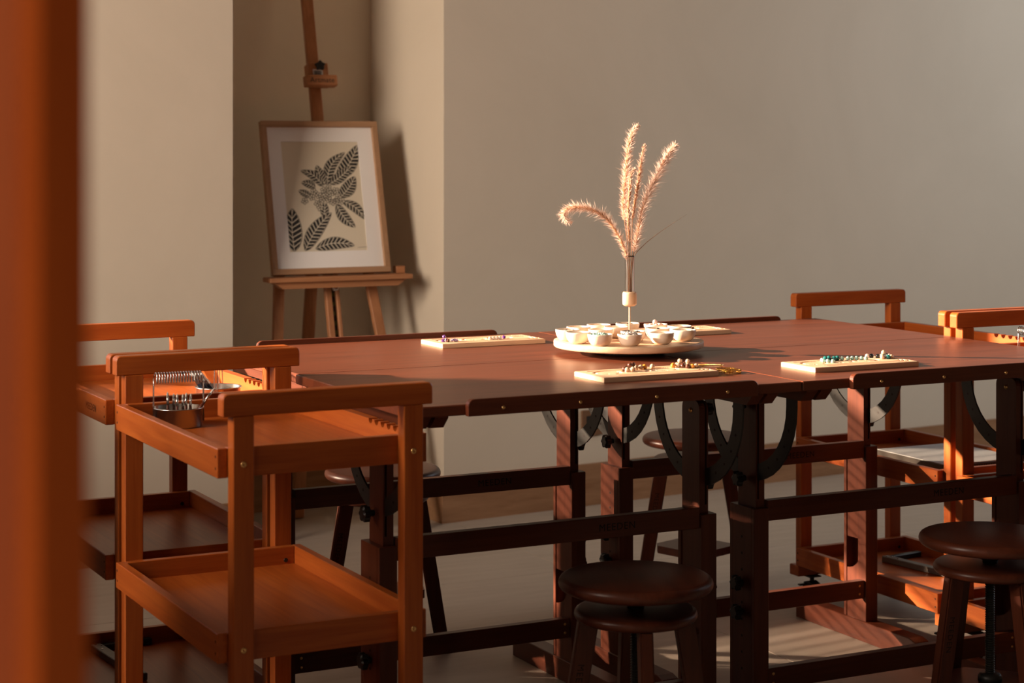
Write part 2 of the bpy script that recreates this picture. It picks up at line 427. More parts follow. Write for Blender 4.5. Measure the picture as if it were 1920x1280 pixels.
# ------------------------------------------------------------------ trolleys
HW, PWD, PT, OV, HL = .166, .0354, .0266, .0174, .2964
def trolley(label, loc, rz):
    t = thing('storage_trolley', label, 'trolley', loc, rz, 'three tier wooden trolleys')
    for s in (-1, 1):
        y0, y1 = (HL, HL+PT) if s > 0 else (-HL-PT, -HL)
        for q in (-1, 1):
            x0, x1 = (HW-PWD, HW) if q > 0 else (-HW, -HW+PWD)
            b_ = B(); box(b_, x0, x1, y0, y1, .1008, .7934, .0016); po = obj('post', b_, TW[2], t)
            for z in (.717, .421, .125):
                b_ = B()
                lathe(b_, [(0, -.0008), (.0012, -.0008), (.0016, .0008), (.0040, .0010), (.0050, 0), (.0050, -.002)], 14)
                d = (1, 0, 0) if s < 0 else (-1, 0, 0)
                bmesh.ops.transform(b_, matrix=basis(((x0+x1)/2, y1 if s > 0 else y0, z), d, (0, 0, 1)), verts=b_.verts); obj('bolt', b_, M['brass'], po)
        L, z0, z1, r = HW+.0171, .7934, .8299, .009
        P_ = [(-L, z0), (L, z0)]+[(L-r+r*math.cos(a), z1-r+r*math.sin(a)) for a in [PI/2*i/5 for i in range(6)]]+[(-L+r-r*math.cos(a), z1-r+r*math.sin(a)) for a in [PI/2-PI/2*i/5 for i in range(6)]]
        b_ = B(); prism(b_, P_, 1, y0, y1, .0016); obj('handle', b_, TW[0], t)
        b_ = B(); box(b_, -HW-OV, HW+OV, HL-.012 if s > 0 else -HL-.030, HL+.030 if s > 0 else -HL+.012, .072, .1005, .002); fb = obj('base_bar', b_, TW[0], t)
        for q in (-1, 1):
            cx, cy = q*(HW-.028), s*(HL-.010)
            b_ = B(); box(b_, cx-.018, cx+.018, cy-.018, cy+.018, .069, .072); cyl(b_, (cx, cy, .05), (cx, cy, .069), .006, n=10)
            prism(b_, [(cy-.022, .03), (cy-.02, .052), (cy, .058), (cy+.02, .052), (cy+.022, .03)], 0, cx-.013, cx+.013)
            ca = obj('caster', b_, M['black_plastic'], t)
            b_ = B(); cyl(b_, (cx-.010, cy+.006, .0262), (cx+.010, cy+.006, .0262), .026, n=20); obj('wheel', b_, M['rubber'], ca)
            b_ = B(); box(b_, cx-.034, cx-.012, cy+.008, cy+.020, .044, .049, .002); obj('brake_lever', b_, M['black_plastic'], ca)
    for k, z1 in enumerate((.7407, .4450, .1487)):
        z0 = z1-.0479
        b_ = B(); box(b_, -HW+.001, HW-.001, -HL+.015, HL-.015, z0+.006, z0+.014); pn = obj('tray_panel', b_, TW[1], t)
        b_ = B(); box(b_, -HW-OV, -HW, -HL, HL, z0, z1, .0014); sb = obj('side_board', b_, TW[1], t)
        b_ = B()
        if k == 0:
            # right board with half round brush notches along its top edge
            P_ = [(-HL, z0), (HL, z0), (HL, z1)]
            y = .22
            ys = [-.0973-.0268*i for i in range(7)]
            ys = [yy for yy in ys if yy > -HL+.012]
            for yc in ys:
                P_ += [(yc+.0085*math.cos(a), z1-.0085*math.sin(a)) for a in [PI*i/8 for i in range(9)]]
            P_ += [(-HL, z1)]
            prism(b_, P_, 0, HW, HW+OV)
        else: box(b_, HW, HW+OV, -HL, HL, z0, z1, .0014)
        obj('side_board', b_, TW[1], t)
        for s in (-1, 1):
            y0, y1 = (HL-.016, HL) if s > 0 else (-HL, -HL+.016)
            b_ = B(); box(b_, -HW+.0003, HW-.0003, y0, y1, z0, z1, .001); eb = obj('end_board', b_, TW[0], t)
            b_ = B()
            for q in (-1, 1):
                yy = y0 if s > 0 else y1; xx = q*(HW-.018)
                cyl(b_, (xx, yy-.0012*s, z1-.026), (xx, yy+.002*s, z1-.026), .0042, n=12)
            h = obj('bolt_head', b_, M['black_metal'], eb)
            b_ = B()
            for dz in (.014, .033):
                cyl(b_, (-HW-OV-.0003, s*(HL-.009), z1-dz), (-HW-OV+.003, s*(HL-.009), z1-dz), .0024, n=8)
            h = obj('dowel_hole', b_, M['hole'], sb)
    return t
TA = trolley('nearest orange wooden trolley, holding a steel brush washer on top', (1.1313, 3.205, 0), .0062)
TB = dup(TA, 'orange wooden trolley behind the nearest one, its top tray sunlit', (1.1258, 3.8652, 0), .0058)
sb = [c for c in bpy.data.objects if c.parent == TB and c.name.startswith('side_board')]
sb = min(sb, key=lambda c: (-max(v.co.z for v in c.data.vertices), min(v.co.x for v in c.data.vertices)))
text_obj('engraved_letters', 'MEEDEN', .019, M['engrave'], sb, basis((-HW-OV-.0002, -HL+.105, .7407-.026), (0, -1, 0), (0, 0, 1)), .0002, 1.1)
dup(TA, 'orange wooden trolley beyond the far right table corner, by the wall', (3.1263*1.012, 3.8456*1.012, 0), -.0135)
dup(TA, 'orange wooden trolley cut off by the right edge of the photo', (3.1147*1.012, 3.1872*1.012, 0), -.0133)
ZTR = .7407-.0479+.014

# ------------------------------------------------------------------ stools
def stool(label, loc, rz):
    t = thing('round_stool', label, 'stool', loc, rz, 'round wooden screw stools')
    def disc(r, z0, z1, q):
        m_ = [(0, z0), (r-q, z0)]+[(r-q+q*math.cos(a), (z0+z1)/2+(z1-z0)/2*math.sin(a)) for a in [-PI/2+PI*i/8 for i in range(1, 8)]]+[(r-q, z1), (0, z1)]
        b = B(); lathe(b, m_, 64); return b
    o = obj('seat', disc(.140, .426, .450, .012), SW[0], t)
    o = obj('lower_disc', disc(.1115, .372, .392, .010), SW[0], t)
    b_ = B(); lathe(b_, [(0, .4255), (.020, .4255), (.020, .419), (.013, .417), (.013, .408), (.019, .406), (.019, .400), (.015, .398), (.015, .3925), (0, .3925)], 20); obj('screw_collar', b_, M['black_metal'], t)
    pr = [(0, .3715)]
    z = .3715; k = 0
    while z > .172:
        pr.append((.0100 if k % 2 == 0 else .0078, z)); z -= .0023; k += 1
    pr.append((0, z))
    b_ = B(); lathe(b_, pr, 16, smooth=False); obj('threaded_rod', b_, M['black_metal'], t)
    b_ = B(); lathe(b_, [(0, .172), (.02, .172), (.024, .166), (.024, .157), (0, .157)], 18); obj('rod_foot', b_, M['black_metal'], t)
    for k in range(4):
        a = k*PI/2; d = Vector((math.cos(a), math.sin(a), 0)); s = Vector((-d.y, d.x, 0))
        b_ = B(); vs = []
        for z, r0, w, th in ((.3718, .087, .012, .0185), (.14, .124, .012, .0175), (0, .147, .012, .0165)):
            c = d*r0
            vs.append([b_.verts.new((c+s*w*i+d*th*j)+Vector((0, 0, z))) for i, j in ((-1, -1), (1, -1), (1, 1), (-1, 1))])
        for q in range(2):
            for i in range(4): b_.faces.new([vs[q][i], vs[q][(i+1) % 4], vs[q+1][(i+1) % 4], vs[q+1][i]])
        b_.faces.new(vs[0]); b_.faces.new(vs[2][::-1]); bmesh.ops.recalc_face_normals(b_, faces=b_.faces)
        bmesh.ops.bevel(b_, geom=[e for e in b_.edges if abs((e.verts[0].co-e.verts[1].co).z) > .05], offset=.003, segments=2, affect='EDGES')
        lg = obj('leg', b_, SW[2], t)
        if k == 1:
            a0 = d*.1115+Vector((0, 0, .262)); dn = (d*.16+Vector((0, 0, -1))).normalized()
            text_obj('engraved_letters', 'MEEDEN', .017, M['engrave'], lg, basis(d*.107+s*.01205+Vector((0, 0, .262)), dn, -d), .0003, 1.15)
    # square shelf joining the legs
    b_ = B(); R_ = .116; P_ = [(R_*math.cos(a), R_*math.sin(a)) for a in [k*PI/2 for k in range(4)]]
    Q_ = []
    for i in range(4):
        a, b2 = Vector(P_[i]), Vector(P_[(i+1) % 4]); Q_ += [tuple(a*.86+b2*.14), tuple(a*.14+b2*.86)]
    prism(b_, Q_, 2, .137, .157); obj('foot_shelf', b_, SW[0], t)
    return t
SR = PI/2-TH
ST = stool('dark brown round stool in front of the tables, nearest the centre of the photo', (1.746, 2.944, 0), SR+.12)
dup(ST, 'dark brown round stool in front of the tables at the right edge', (2.567, 2.943, 0), SR+.43)
dup(ST, 'dark brown round stool behind the rear right table, against the empty wall', (2.741, 4.313, 0), SR)
dup(ST, 'dark brown round stool behind the rear left table, below the niche corner', (1.792, 4.215, 0), SR+.12)

# ------------------------------------------------------------------ easel and picture in the niche
SL = .25; EY = 5.70; EZ = .82
def ey(z): return EY+SL*(z-EZ)
cE = 1/math.sqrt(1+SL*SL); UP = Vector((0, SL*cE, cE)); NF = Vector((0, -cE, SL*cE))   # up along the mast, facing the viewer
t = thing('studio_easel', 'tall beech easel standing in the wall niche holding the framed picture', 'easel', (2.24, 5.72, 0), 0)
OE = Vector((2.24, 5.72, 0))
def bar(bm, p0, p1, w, d, nrm=None, bev=.002):
    """square bar from p0 to p1, w wide across, d deep along nrm"""
    p0 = Vector(p0); p1 = Vector(p1); ax = (p1-p0).normalized(); n = Vector(nrm) if nrm is not None else NF
    n = (n-ax*n.dot(ax)).normalized(); s = ax.cross(n)
    tt = B(); box(tt, -w/2, w/2, -d/2, d/2, 0, (p1-p0).length, bev)
    m = Matrix((s, n, ax)).transposed().to_4x4(); m.translation = p0; merge(bm, tt, m); return bm
def E_(x, z, off=0):  # point on the easel plane, off towards the viewer, local to the easel
    return Vector((x, ey(z), z))+NF*off-OE
b_ = B(); bar(b_, E_(2.256, .95, -.03), E_(2.256, 2.0, -.03), .038, .02); mast = obj('mast', b_, EW[2], t)
b_ = B(); bar(b_, E_(2.237, .12, -.030), E_(2.237, 1.02, -.030), .020, .022); obj('centre_rail', b_, EW[2], t)
b_ = B(); bar(b_, E_(2.268, .12, -.030), E_(2.268, 1.02, -.030), .012, .022); obj('centre_rail', b_, EW[2], t)
b_ = B(); bar(b_, E_(2.2535, .16, -.036), E_(2.2535, .94, -.036), .0125, .008, bev=0); rk = obj('ratchet_bar', b_, M['black_metal'], t)
b_ = B()
for i in range(16):
    z = .45+i*.03; bar(b_, E_(2.2535, z, -.031), E_(2.2535, z+.012, -.031), .009, .003, bev=0)
h = obj('ratchet_tooth', b_, M['green'], rk); h['kind'] = 'stuff'
b_ = B(); bar(b_, E_(2.068-.082, 0.01, -.03)+Vector((0, 0, 0)), E_(2.130, 1.30, -.03), .033, .02); obj('front_leg', b_, EW[2], t)
b_ = B(); bar(b_, E_(2.410+.066, 0.01, -.03), E_(2.330, 1.30, -.03), .033, .02); obj('front_leg', b_, EW[2], t)
b_ = B(); bar(b_, Vector((2.198, 5.885, .004))-OE, Vector((2.222, 5.79, .98))-OE, .038, .02, (0, -1, 0)); obj('rear_leg', b_, EW[2], t)
b_ = B(); bar(b_, E_(2.02, .30, -.03), E_(2.46, .30, -.03), .036, .02, (0, -1, 0)); obj('cross_rail', b_, EW[0], t)
b_ = B(); bar(b_, E_(2.09, 1.26, -.048), E_(2.37, 1.26, -.048), .036, .018, (0, -1, 0)); obj('cross_rail', b_, EW[0], t)
# ledge
b_ = B(); box(b_, 2.012-OE.x, 2.500-OE.x, 5.630-OE.y, 5.702-OE.y, .797, .812, .002)
prism(b_, [(2.03-OE.x, .797), (2.485-OE.x, .797), (2.455-OE.x, .776), (2.06-OE.x, .776)], 1, 5.645-OE.y, 5.69-OE.y); obj('ledge', b_, EW[0], t)
b_ = B(); box(b_, 2.468-OE.x, 2.498-OE.x, 5.69-OE.y, 5.72-OE.y, .8125, .835, .001); obj('ledge_block', b_, EW[0], t)
b_ = B(); knob(b_, E_(2.254, .775, -.018), tuple(NF), .012, .010); obj('ledge_knob', b_, M['steel'], t)
# upper clamp
b_ = B(); bar(b_, E_(2.260, 1.440, -.012), E_(2.260, 1.500, -.012), .068, .044, bev=.002); cl = obj('clamp_block', b_, EW[2], t)
b_ = B(); bar(b_, E_(2.2635-.056, 1.438, .012)+UP*0, E_(2.2635+.052, 1.438, .012), .036, .034, (0, -cE, SL*cE)); cb = obj('clamp_bar', b_, EW[0], t)
b_ = B(); bar(b_, E_(2.225, 1.424, .002), E_(2.295, 1.424, .002), .006, .03); obj('clamp_pad', b_, EW[0], cl)
text_obj('brand_letters', 'Artmate', .024, M['ink'], cb, basis(E_(2.262, 1.437, .0293), (1, 0, 0), tuple(UP)), .0002, 1.05)
star = B(); pp = []
for i in range(10):
    r_ = .0185 if i % 2 == 0 else .0125; a = PI/2+2*PI*i/10; pp.append((r_*math.cos(a), r_*math.sin(a)))
prism(star, pp, 2, .004, .018, .002); cyl(star, (0, 0, 0), (0, 0, .006), .006)
bmesh.ops.transform(star, matrix=basis(E_(2.262, 1.488, .010), (1, 0, 0), tuple(UP)), verts=star.verts); obj('star_knob', star, M['black_plastic'], cl)
lb_ = B(); bar(lb_, E_(2.256, 1.452, .0105), E_(2.256, 1.478, .0105), .034, .0008, bev=0); la = obj('barcode_label', lb_, M['label'], cl)
lb_ = B(); random.seed(3); x = 2.243
while x < 2.269:
    w = random.choice((.0008, .0014, .002)); bar(lb_, E_(x, 1.454, .0112), E_(x, 1.473, .0112), w, .0004, bev=0); x += w+random.choice((.001, .0016))
h = obj('barcode_line', lb_, M['ink'], la); h['kind'] = 'stuff'
# framed drawing
FWD, FH, FT = .405, .505, .022
fo = Vector((2.2405, ey(EZ), .8135))+NF*.004
fr = thing('framed_drawing', 'botanical ink drawing in an oak frame with white mat', 'picture', tuple(fo), 0)
def F(x, y, d=0): return Vector((x, 0, 0))+UP*y+NF*d
def fbox(bm, x0, x1, y0, y1, d0, d1, bev=.0012):
    tt = B(); box(tt, x0, x1, y0, y1, d0, d1, bev)
    m = Matrix((Vector((1, 0, 0)), UP, NF)).transposed().to_4x4(); merge(bm, tt, m); return bm
hw_ = FWD/2; fm = .019
obj('frame_rail', fbox(B(), -hw_, hw_, 0, fm, 0, FT), FW[0], fr); obj('frame_rail', fbox(B(), -hw_, hw_, FH-fm, FH, 0, FT), FW[0], fr)
obj('frame_stile', fbox(B(), -hw_, -hw_+fm, fm, FH-fm, 0, FT), FW[2], fr); obj('frame_stile', fbox(B(), hw_-fm, hw_, fm, FH-fm, 0, FT), FW[2], fr)
AX0, AX1, AY0, AY1 = -.135, .132, .075, .438
obj('backing', fbox(B(), -hw_+fm, hw_-fm, fm, FH-fm, .001, .006, 0), M['mat_board'], fr)
b_ = B()
for a in ((-hw_+fm, AX0, fm, FH-fm), (AX1, hw_-fm, fm, FH-fm), (AX0, AX1, fm, AY0), (AX0, AX1, AY1, FH-fm)): fbox(b_, *a, .0075, .0095, 0)
obj('mat_board', b_, M['mat_board'], fr)
pap = obj('drawing_paper', fbox(B(), AX0, AX1, AY0, AY1, .0062, .0068, 0), M['paper'], fr)
TLp, TRp, BLp = Vector((195, 185)), Vector((622, 188)), Vector((243, 802))
ex, eyv = TRp-TLp, BLp-TLp; det = ex.x*eyv.y-ex.y*eyv.x
def art(p):
    q = Vector(p)-TLp; s = (q.x*eyv.y-q.y*eyv.x)/det; v = (ex.x*q.y-ex.y*q.x)/det
    return (AX0+min(max(s, 0), 1)*(AX1-AX0), AY1-min(max(v, 0), 1)*(AY1-AY0))
ink = B()
DZ = [0.]
pale = B()
def ipoly(pts, d=.0070):
    vs = [ink.verts.new(F(*art(p), d+DZ[0])) for p in pts]
    try: ink.faces.new(vs)
    except ValueError: pass
def leaf(base, tip, w, bend=0, n=9):
    b0, t0 = Vector(base), Vector(tip); ax = t0-b0; L = ax.length; ax.normalize(); nn = Vector((-ax.y, ax.x))
    def sp(s): return b0+ax*L*s+nn*bend*L*math.sin(PI*s)
    def wd(s): return w*.6*(math.sin(PI*min(1, s**.85)))**.75*1.0 if 0 < s < 1 else 0
    DZ[0] += .00006
    fill = [sp(i/12)+nn*wd(i/12) for i in range(13)]+[sp(i/12)-nn*wd(i/12) for i in range(11, 0, -1)]
    pale.faces.new([pale.verts.new(F(*art(p), .00697+DZ[0])) for p in fill])
    for side in (-1, 1):
        for i in range(n):
            s0, s1 = (i+.08)/n, (i+.84)/n
            sk = .42/n*2.2
            a0, a1 = sp(s0)+nn*side*1.6, sp(s1)+nn*side*1.6
            e0, e1 = min(.985, s0+sk), min(.99, s1+sk)
            ipoly([a0, a1, sp(e1)+nn*side*wd(e1)*.97, sp(e0)+nn*side*wd(e0)*.97])
        for i in range(14):
            s0, s1 = i/14, (i+1)/14
            ipoly([sp(s0)+nn*side*wd(s0), sp(s1)+nn*side*wd(s1), sp(s1)+nn*side*(wd(s1)+2.2), sp(s0)+nn*side*(wd(s0)+2.2)], .00705)
for a in (((505, 405), (622, 207), 74, .06, 11), ((452, 432), (550, 247), 52, -.16, 11), ((462, 428), (585, 326), 50, .05, 9), ((443, 432), (392, 320), 46, -.05, 8),
          ((428, 440), (305, 348), 40, .12, 8), ((385, 445), (308, 415), 36, .08, 6), ((360, 495), (292, 460), 30, 0, 6), ((520, 505), (606, 386), 64, .06, 9),
          ((535, 525), (660, 630), 42, -.10, 8), ((500, 540), (603, 675), 48, .08, 9), ((432, 612), (436, 530), 36, 0, 5), ((325, 797), (470, 588), 66, -.06, 12),
          ((268, 800), (257, 560), 86, -.03, 9), ((382, 787), (597, 775), 56, -.10, 10)): leaf(*a)
random.seed(5)
for c in ((375, 470), (400, 490), (430, 462), (455, 450), (470, 480), (495, 465), (510, 500), (530, 525), (455, 515), (420, 515), (395, 535), (365, 500), (325, 520), (480, 530), (410, 560), (440, 490), (500, 525)):
    a0 = random.random()*6
    for k in range(5):
        a = a0+k*2*PI/5; d = Vector((math.cos(a), math.sin(a))); n_ = Vector((-d.y, d.x)); C0 = Vector(c)
        pts = [C0, C0+d*8+n_*6, C0+d*17+n_*5, C0+d*20-n_*1, C0+d*14-n_*7, C0+d*6-n_*4]
        vs = [pale.verts.new(F(*art(p), .00800+k*.00001)) for p in pts]; pale.faces.new(vs)
        for i in range(len(pts)):
            p, q = pts[i], pts[(i+1) % len(pts)]; m = (q-p); m = Vector((-m.y, m.x)).normalized()*1.5
            DZ[0] = 0; ipoly([p-m, q-m, q+m, p+m], .00812)
obj('ink_drawing', ink, M['ink'], pap); obj('flower_petals', pale, M['paper'], pap)
DZ[0] = 0; ink2 = B(); ink = ink2
for i in range(9):
    x = 618+i*6.5; ipoly([(x, 788-i*.2), (x+4, 785-i*.2), (x+5, 786.5-i*.2), (x+1, 790-i*.2)])
obj('signature', ink2, M['ink'], pap)

# ------------------------------------------------------------------ wall outlet
sc = WO+WT*.587+Vector((0, 0, .2815))-WN*.0
t = thing('wall_socket', 'square brown wall socket low on the wall beneath the tables', 'socket', tuple(sc), WA)
b_ = B(); box(b_, -.044, .044, -.009, -.0005, -.044, .044, .002); obj('plate', b_, M['brown_plastic'], t)
b_ = B(); box(b_, -.026, .026, -.0105, -.0088, -.022, .024, .001); obj('insert', b_, M['black_plastic'], t)
b_ = B()
for x, z in ((-.009, .008), (.009, .008), (0, -.008)): box(b_, x-.0015, x+.0015, -.0108, -.0104, z-.004, z+.004)
obj('slot', b_, M['hole'], t)

# ------------------------------------------------------------------ lazy susan with bowls
LS = (2.1075, 3.5842)
ZD = ZT+.0145
t = thing('turntable', 'round beech turntable carrying cream bowls in the middle of the tables', 'turntable', (LS[0], LS[1], ZT), 0)
b_ = B(); lathe(b_, [(0, .0145), (.160, .0145), (.1625, .0155), (.1642, .018), (.1642, .0265), (.1635, .0285), (.161, .0292), (0, .0292)], 72); obj('disc', b_, LW[0], t)
b_ = B(); lathe(b_, [(0, .0005), (.078, .0005), (.080, .003), (.080, .008), (.074, .0142), (0, .0142)], 40); obj('base_ring', b_, M['black_metal'], t)
ZB = ZT+.0292
BR = .0268
def bowl(label, x, y, h=.0245, lit=1):
    t = thing('small_bowl', label, 'bowl', (x, y, ZB), 0, 'cream bowls on the turntable')
    b_ = B()
    out = [(0, .0002), (.0125, .0002), (.0135, .001)]+[(.0135+(BR-.0135)*math.sin(PI/2*s)**.9, .001+(h-.001)*(1-math.cos(PI/2*s))**.85) for s in [i/9 for i in range(1, 10)]]
    inn = [(r_-.0022, z if z > .006 else .004) for r_, z in out[::-1] if z > .006]
    lathe(b_, out+[(BR-.0006, h+.0006), (BR-.0018, h+.0006)]+inn+[(0, .004)], 36); obj('bowl_body', b_, M['ceramic'], t)
    return t
def gem(c, rough=.3, trans=0, name=None):
    return plain(name or 'gem', c, rough, 0, trans)
G = {'black': gem((.012, .012, .014), .15, 0, 'black_bead'), 'brown': gem((.10, .035, .02), .2, 0, 'brown_bead'), 'cream': gem((.62, .43, .30), .3, 0, 'cream_bead'),
     'pink': gem((.80, .58, .52), .25, .2, 'pink_quartz'), 'clear': gem((.72, .68, .66), .15, .35, 'clear_quartz'), 'aqua': gem((.42, .66, .60), .2, .2, 'aqua_chip'),
     'teal': gem((.02, .17, .17), .15, 0, 'teal_bead'), 'amber': gem((.75, .32, .05), .2, .1, 'amber_bead'), 'purple': gem((.16, .05, .30), .15, .1, 'purple_gem'),
     'lilac': gem((.55, .42, .70), .2, .2, 'lilac_gem'), 'blue': gem((.40, .58, .66), .2, .2, 'pale_blue_chip')}
BW = [('front left edge bowl holding black stones', 1.978, 3.625), ('bowl of pale blue chips at the front left', 1.969, 3.562), ('bowl heaped with aqua green chips at the front', 1.988, 3.500),
      ('bowl heaped with clear crystal chips at the very front', 2.045, 3.472), ('front bowl with a slanted shadow, right of the clear chips', 2.123, 3.471), ('rightmost bowl on the turntable', 2.200, 3.505),
      ('empty bowl at the back left, behind the bowl of black stones', 2.029, 3.668), ('empty bowl at the far back, left of the brown beads', 2.094, 3.692), ('empty bowl just left of the vase rod', 2.103, 3.631),
      ('bowl of brown beads at the far back behind the vase rod', 2.168, 3.691), ('empty bowl directly behind the aqua chips', 2.042, 3.593), ('bowl of black beads half hidden behind the clear chips', 2.085, 3.527),
      ('bowl with one black bead, behind the slanted shadow bowl', 2.168, 3.562), ('bowl piled with rose quartz at the back right', 2.214, 3.645), ('empty bowl at the right, behind the rightmost one', 2.240, 3.586)]
pos = [list(b[1:]) for b in BW]
for it in range(60):
    for i in range(15):
        d = Vector((pos[i][0]-LS[0], pos[i][1]-LS[1])); 
        if d.length < .034: d = d.normalized()*.034; pos[i] = [LS[0]+d.x, LS[1]+d.y]
        for j in range(i):
            v = Vector(pos[i])-Vector(pos[j]); l = v.length
            if l < 2*BR+.001:
                v = v.normalized()*(2*BR+.001-l)/2
                pos[i][0] += v.x; pos[i][1] += v.y; pos[j][0] -= v.x; pos[j][1] -= v.y
b0 = None
for i, (l, _, _) in enumerate(BW):
    lab = 'cream '+l if not l.startswith(('bowl', 'empty', 'front', 'right')) else 'cream '+l
    if b0 is None: b0 = bowl(lab, *pos[i])
    else: dup(b0, lab, (pos[i][0], pos[i][1], ZB))
def bead_mesh(name, r, mat, chip=False, seed=0):
    b_ = B(); bmesh.ops.create_icosphere(b_, subdivisions=1 if chip else 2, radius=r)
    if chip:
        rn = random.Random(seed)
        for v in b_.verts: v.co *= rn.uniform(.7, 1.2)
    for f in b_.faces: f.smooth = not chip
    me = bpy.data.meshes.new(name); b_.to_mesh(me); b_.free(); me.materials.append(mat); return me
def heap(name, label, cat, cx, cy, z, R, n, mats, r, dome=.004, seed=1):
    """countless chips heaped in a bowl: one object"""
    rn = random.Random(seed); b_ = B()
    for k in range(n):
        a = rn.random()*2*PI; q = R*math.sqrt(rn.random())
        t_ = B(); bmesh.ops.create_icosphere(t_, subdivisions=1, radius=r*rn.uniform(.7, 1.2))
        for v in t_.verts: v.co *= rn.uniform(.75, 1.2)
        merge(b_, t_, Matrix.Translation((cx+q*math.cos(a), cy+q*math.sin(a), z+dome*(1-(q/R)**2)+rn.uniform(-.002, .001))))
    o = obj(name, b_, mats); tag(o, label, cat, kind='stuff'); return o
zi = ZB+.020
heap('crystal_chips', 'aqua green crystal chips heaped in the front bowl', 'crystals', *pos[2], zi, .0205, 70, G['aqua'], .0032, .006, 1)
heap('crystal_chips', 'clear white crystal chips heaped in the very front bowl', 'crystals', *pos[3], zi, .0205, 75, G['clear'], .0034, .008, 2)
heap('crystal_chips', 'pale blue crystal chips in the front left bowl', 'crystals', *pos[1], zi-.004, .018, 45, G['blue'], .003, .004, 3)
heap('crystal_chips', 'aqua chips low in the rightmost bowl', 'crystals', *pos[5], zi-.006, .016, 36, G['aqua'], .003, .003, 4)
ORD = ['leftmost', 'second', 'third', 'fourth', 'fifth', 'sixth', 'seventh', 'eighth', 'ninth', 'tenth', 'eleventh', 'twelfth']
def ordinal(i, n):
    return 'leftmost' if i == 0 else ('rightmost' if i == n-1 else ORD[i]+' from the left')
def beads(label, group, cat, spots, mat, r=.0045, chip=False, name='bead'):
    me = bead_mesh(name, r, mat, chip, len(spots)); rn = random.Random(len(label))
    spots = sorted(spots, key=lambda p: (p[0]*math.cos(TH)-p[1]*math.sin(TH))/(p[0]*math.sin(TH)+p[1]*math.cos(TH)))
    for i, (x, y, z) in enumerate(spots):
        o = bpy.data.objects.new(name, me); COL.objects.link(o); o.location = (x, y, z); o.rotation_euler = (rn.random()*3, rn.random()*3, rn.random()*3)
        tag(o, label if len(spots) == 1 else ordinal(i, len(spots))+' '+label, cat, group)
def ring_spots(c, n, R, z, sd, minr=0):
    rn = random.Random(sd); out = []
    for k in range(n):
        a = 2*PI*k/n+rn.random()*.5; q = minr+(R-minr)*rn.random(); out.append((c[0]+q*math.cos(a), c[1]+q*math.sin(a), z))
    return out
beads('black stone in the bowl at the front left edge', 'black stones in the left bowl', 'stone', ring_spots(pos[0], 6, .017, zi, 1, .008), G['black'], .0042, True, 'stone')
beads('brown bead in the bowl at the far back behind the rod', 'brown beads in the back bowl', 'bead', ring_spots(pos[9], 6, .017, zi, 2, .009), G['brown'], .004)
beads('rose quartz ball piled in the back right bowl', 'rose quartz balls', 'crystal', ring_spots(pos[13], 6, .015, zi+.001, 3, .010)+[(pos[13][0]-.002, pos[13][1], zi+.0095)], G['pink'], .0058, False, 'quartz_ball')
beads('black bead in the bowl behind the slanted shadow bowl', 'lone black beads', 'bead', [(pos[12][0]+.004, pos[12][1]+.004, zi)], G['black'], .0045)
beads('black bead in the bowl half hidden behind the clear chips', 'black beads behind the clear chips', 'bead', ring_spots(pos[11], 5, .016, zi+.001, 5, .010), G['black'], .0042)
# vase on a thin rod
t = thing('tube_vase', 'glass test tube vase on a beech block and thin rod', 'vase', (LS[0]+.004, LS[1]+.002, ZB), 0)
b_ = B(); cyl(b_, (0, 0, 0), (0, 0, .074), .0021, n=10); obj('rod', b_, LW[2], t)
b_ = B(); lathe(b_, [(0, .0735), (.011, .0735), (.0148, .076), (.0158, .0795), (.0158, .100), (.0148, .1035), (.0135, .1045), (.0112, .1045), (.0112, .0850), (0, .0850)], 28); obj('wooden_block', b_, LW[2], t)
b_ = B(); lathe(b_, [(0, .0855), (.006, .0865), (.0098, .091), (.0104, .098), (.0104, .180), (.0115, .1835), (.0108, .184), (.0094, .181), (.0094, .098), (.0088, .0925), (.005, .088), (0, .0875)], 28); obj('glass_tube', b_, M['glass'], t)
# dried grasses: pixel-free coordinates in the plane through the vase (right, up) metres
VC = Vector((LS[0]+.004, LS[1]+.002, 0)); RT = Vector((math.cos(TH), -math.sin(TH), 0)); FWv = Vector((math.sin(TH), math.cos(TH), 0))
K = 4.15/3551.65
def gp(p, dz=0):    # crop coordinates (zoomed study of the bouquet) to metres
    x = 1040+p[0]/3.368; y = 220+p[1]/3.368
    return VC+RT*((x-1182)*K)+FWv*dz+Vector((0, 0, 1.22-(y-278.04)*K))
def cat(pts, n):
    out = []; N = len(pts)
    for i in range(n+1):
        t_ = i/n*(N-1); k = min(int(t_), N-2); u = t_-k
        p0, p1, p2, p3 = pts[max(k-1, 0)], pts[k], pts[k+1], pts[min(k+2, N-1)]
        out.append(.5*((2*p1)+(p2-p0)*u+(2*p0-5*p1+4*p2-p3)*u*u+(3*p1-p0-3*p2+p3)*u**3))
    return out
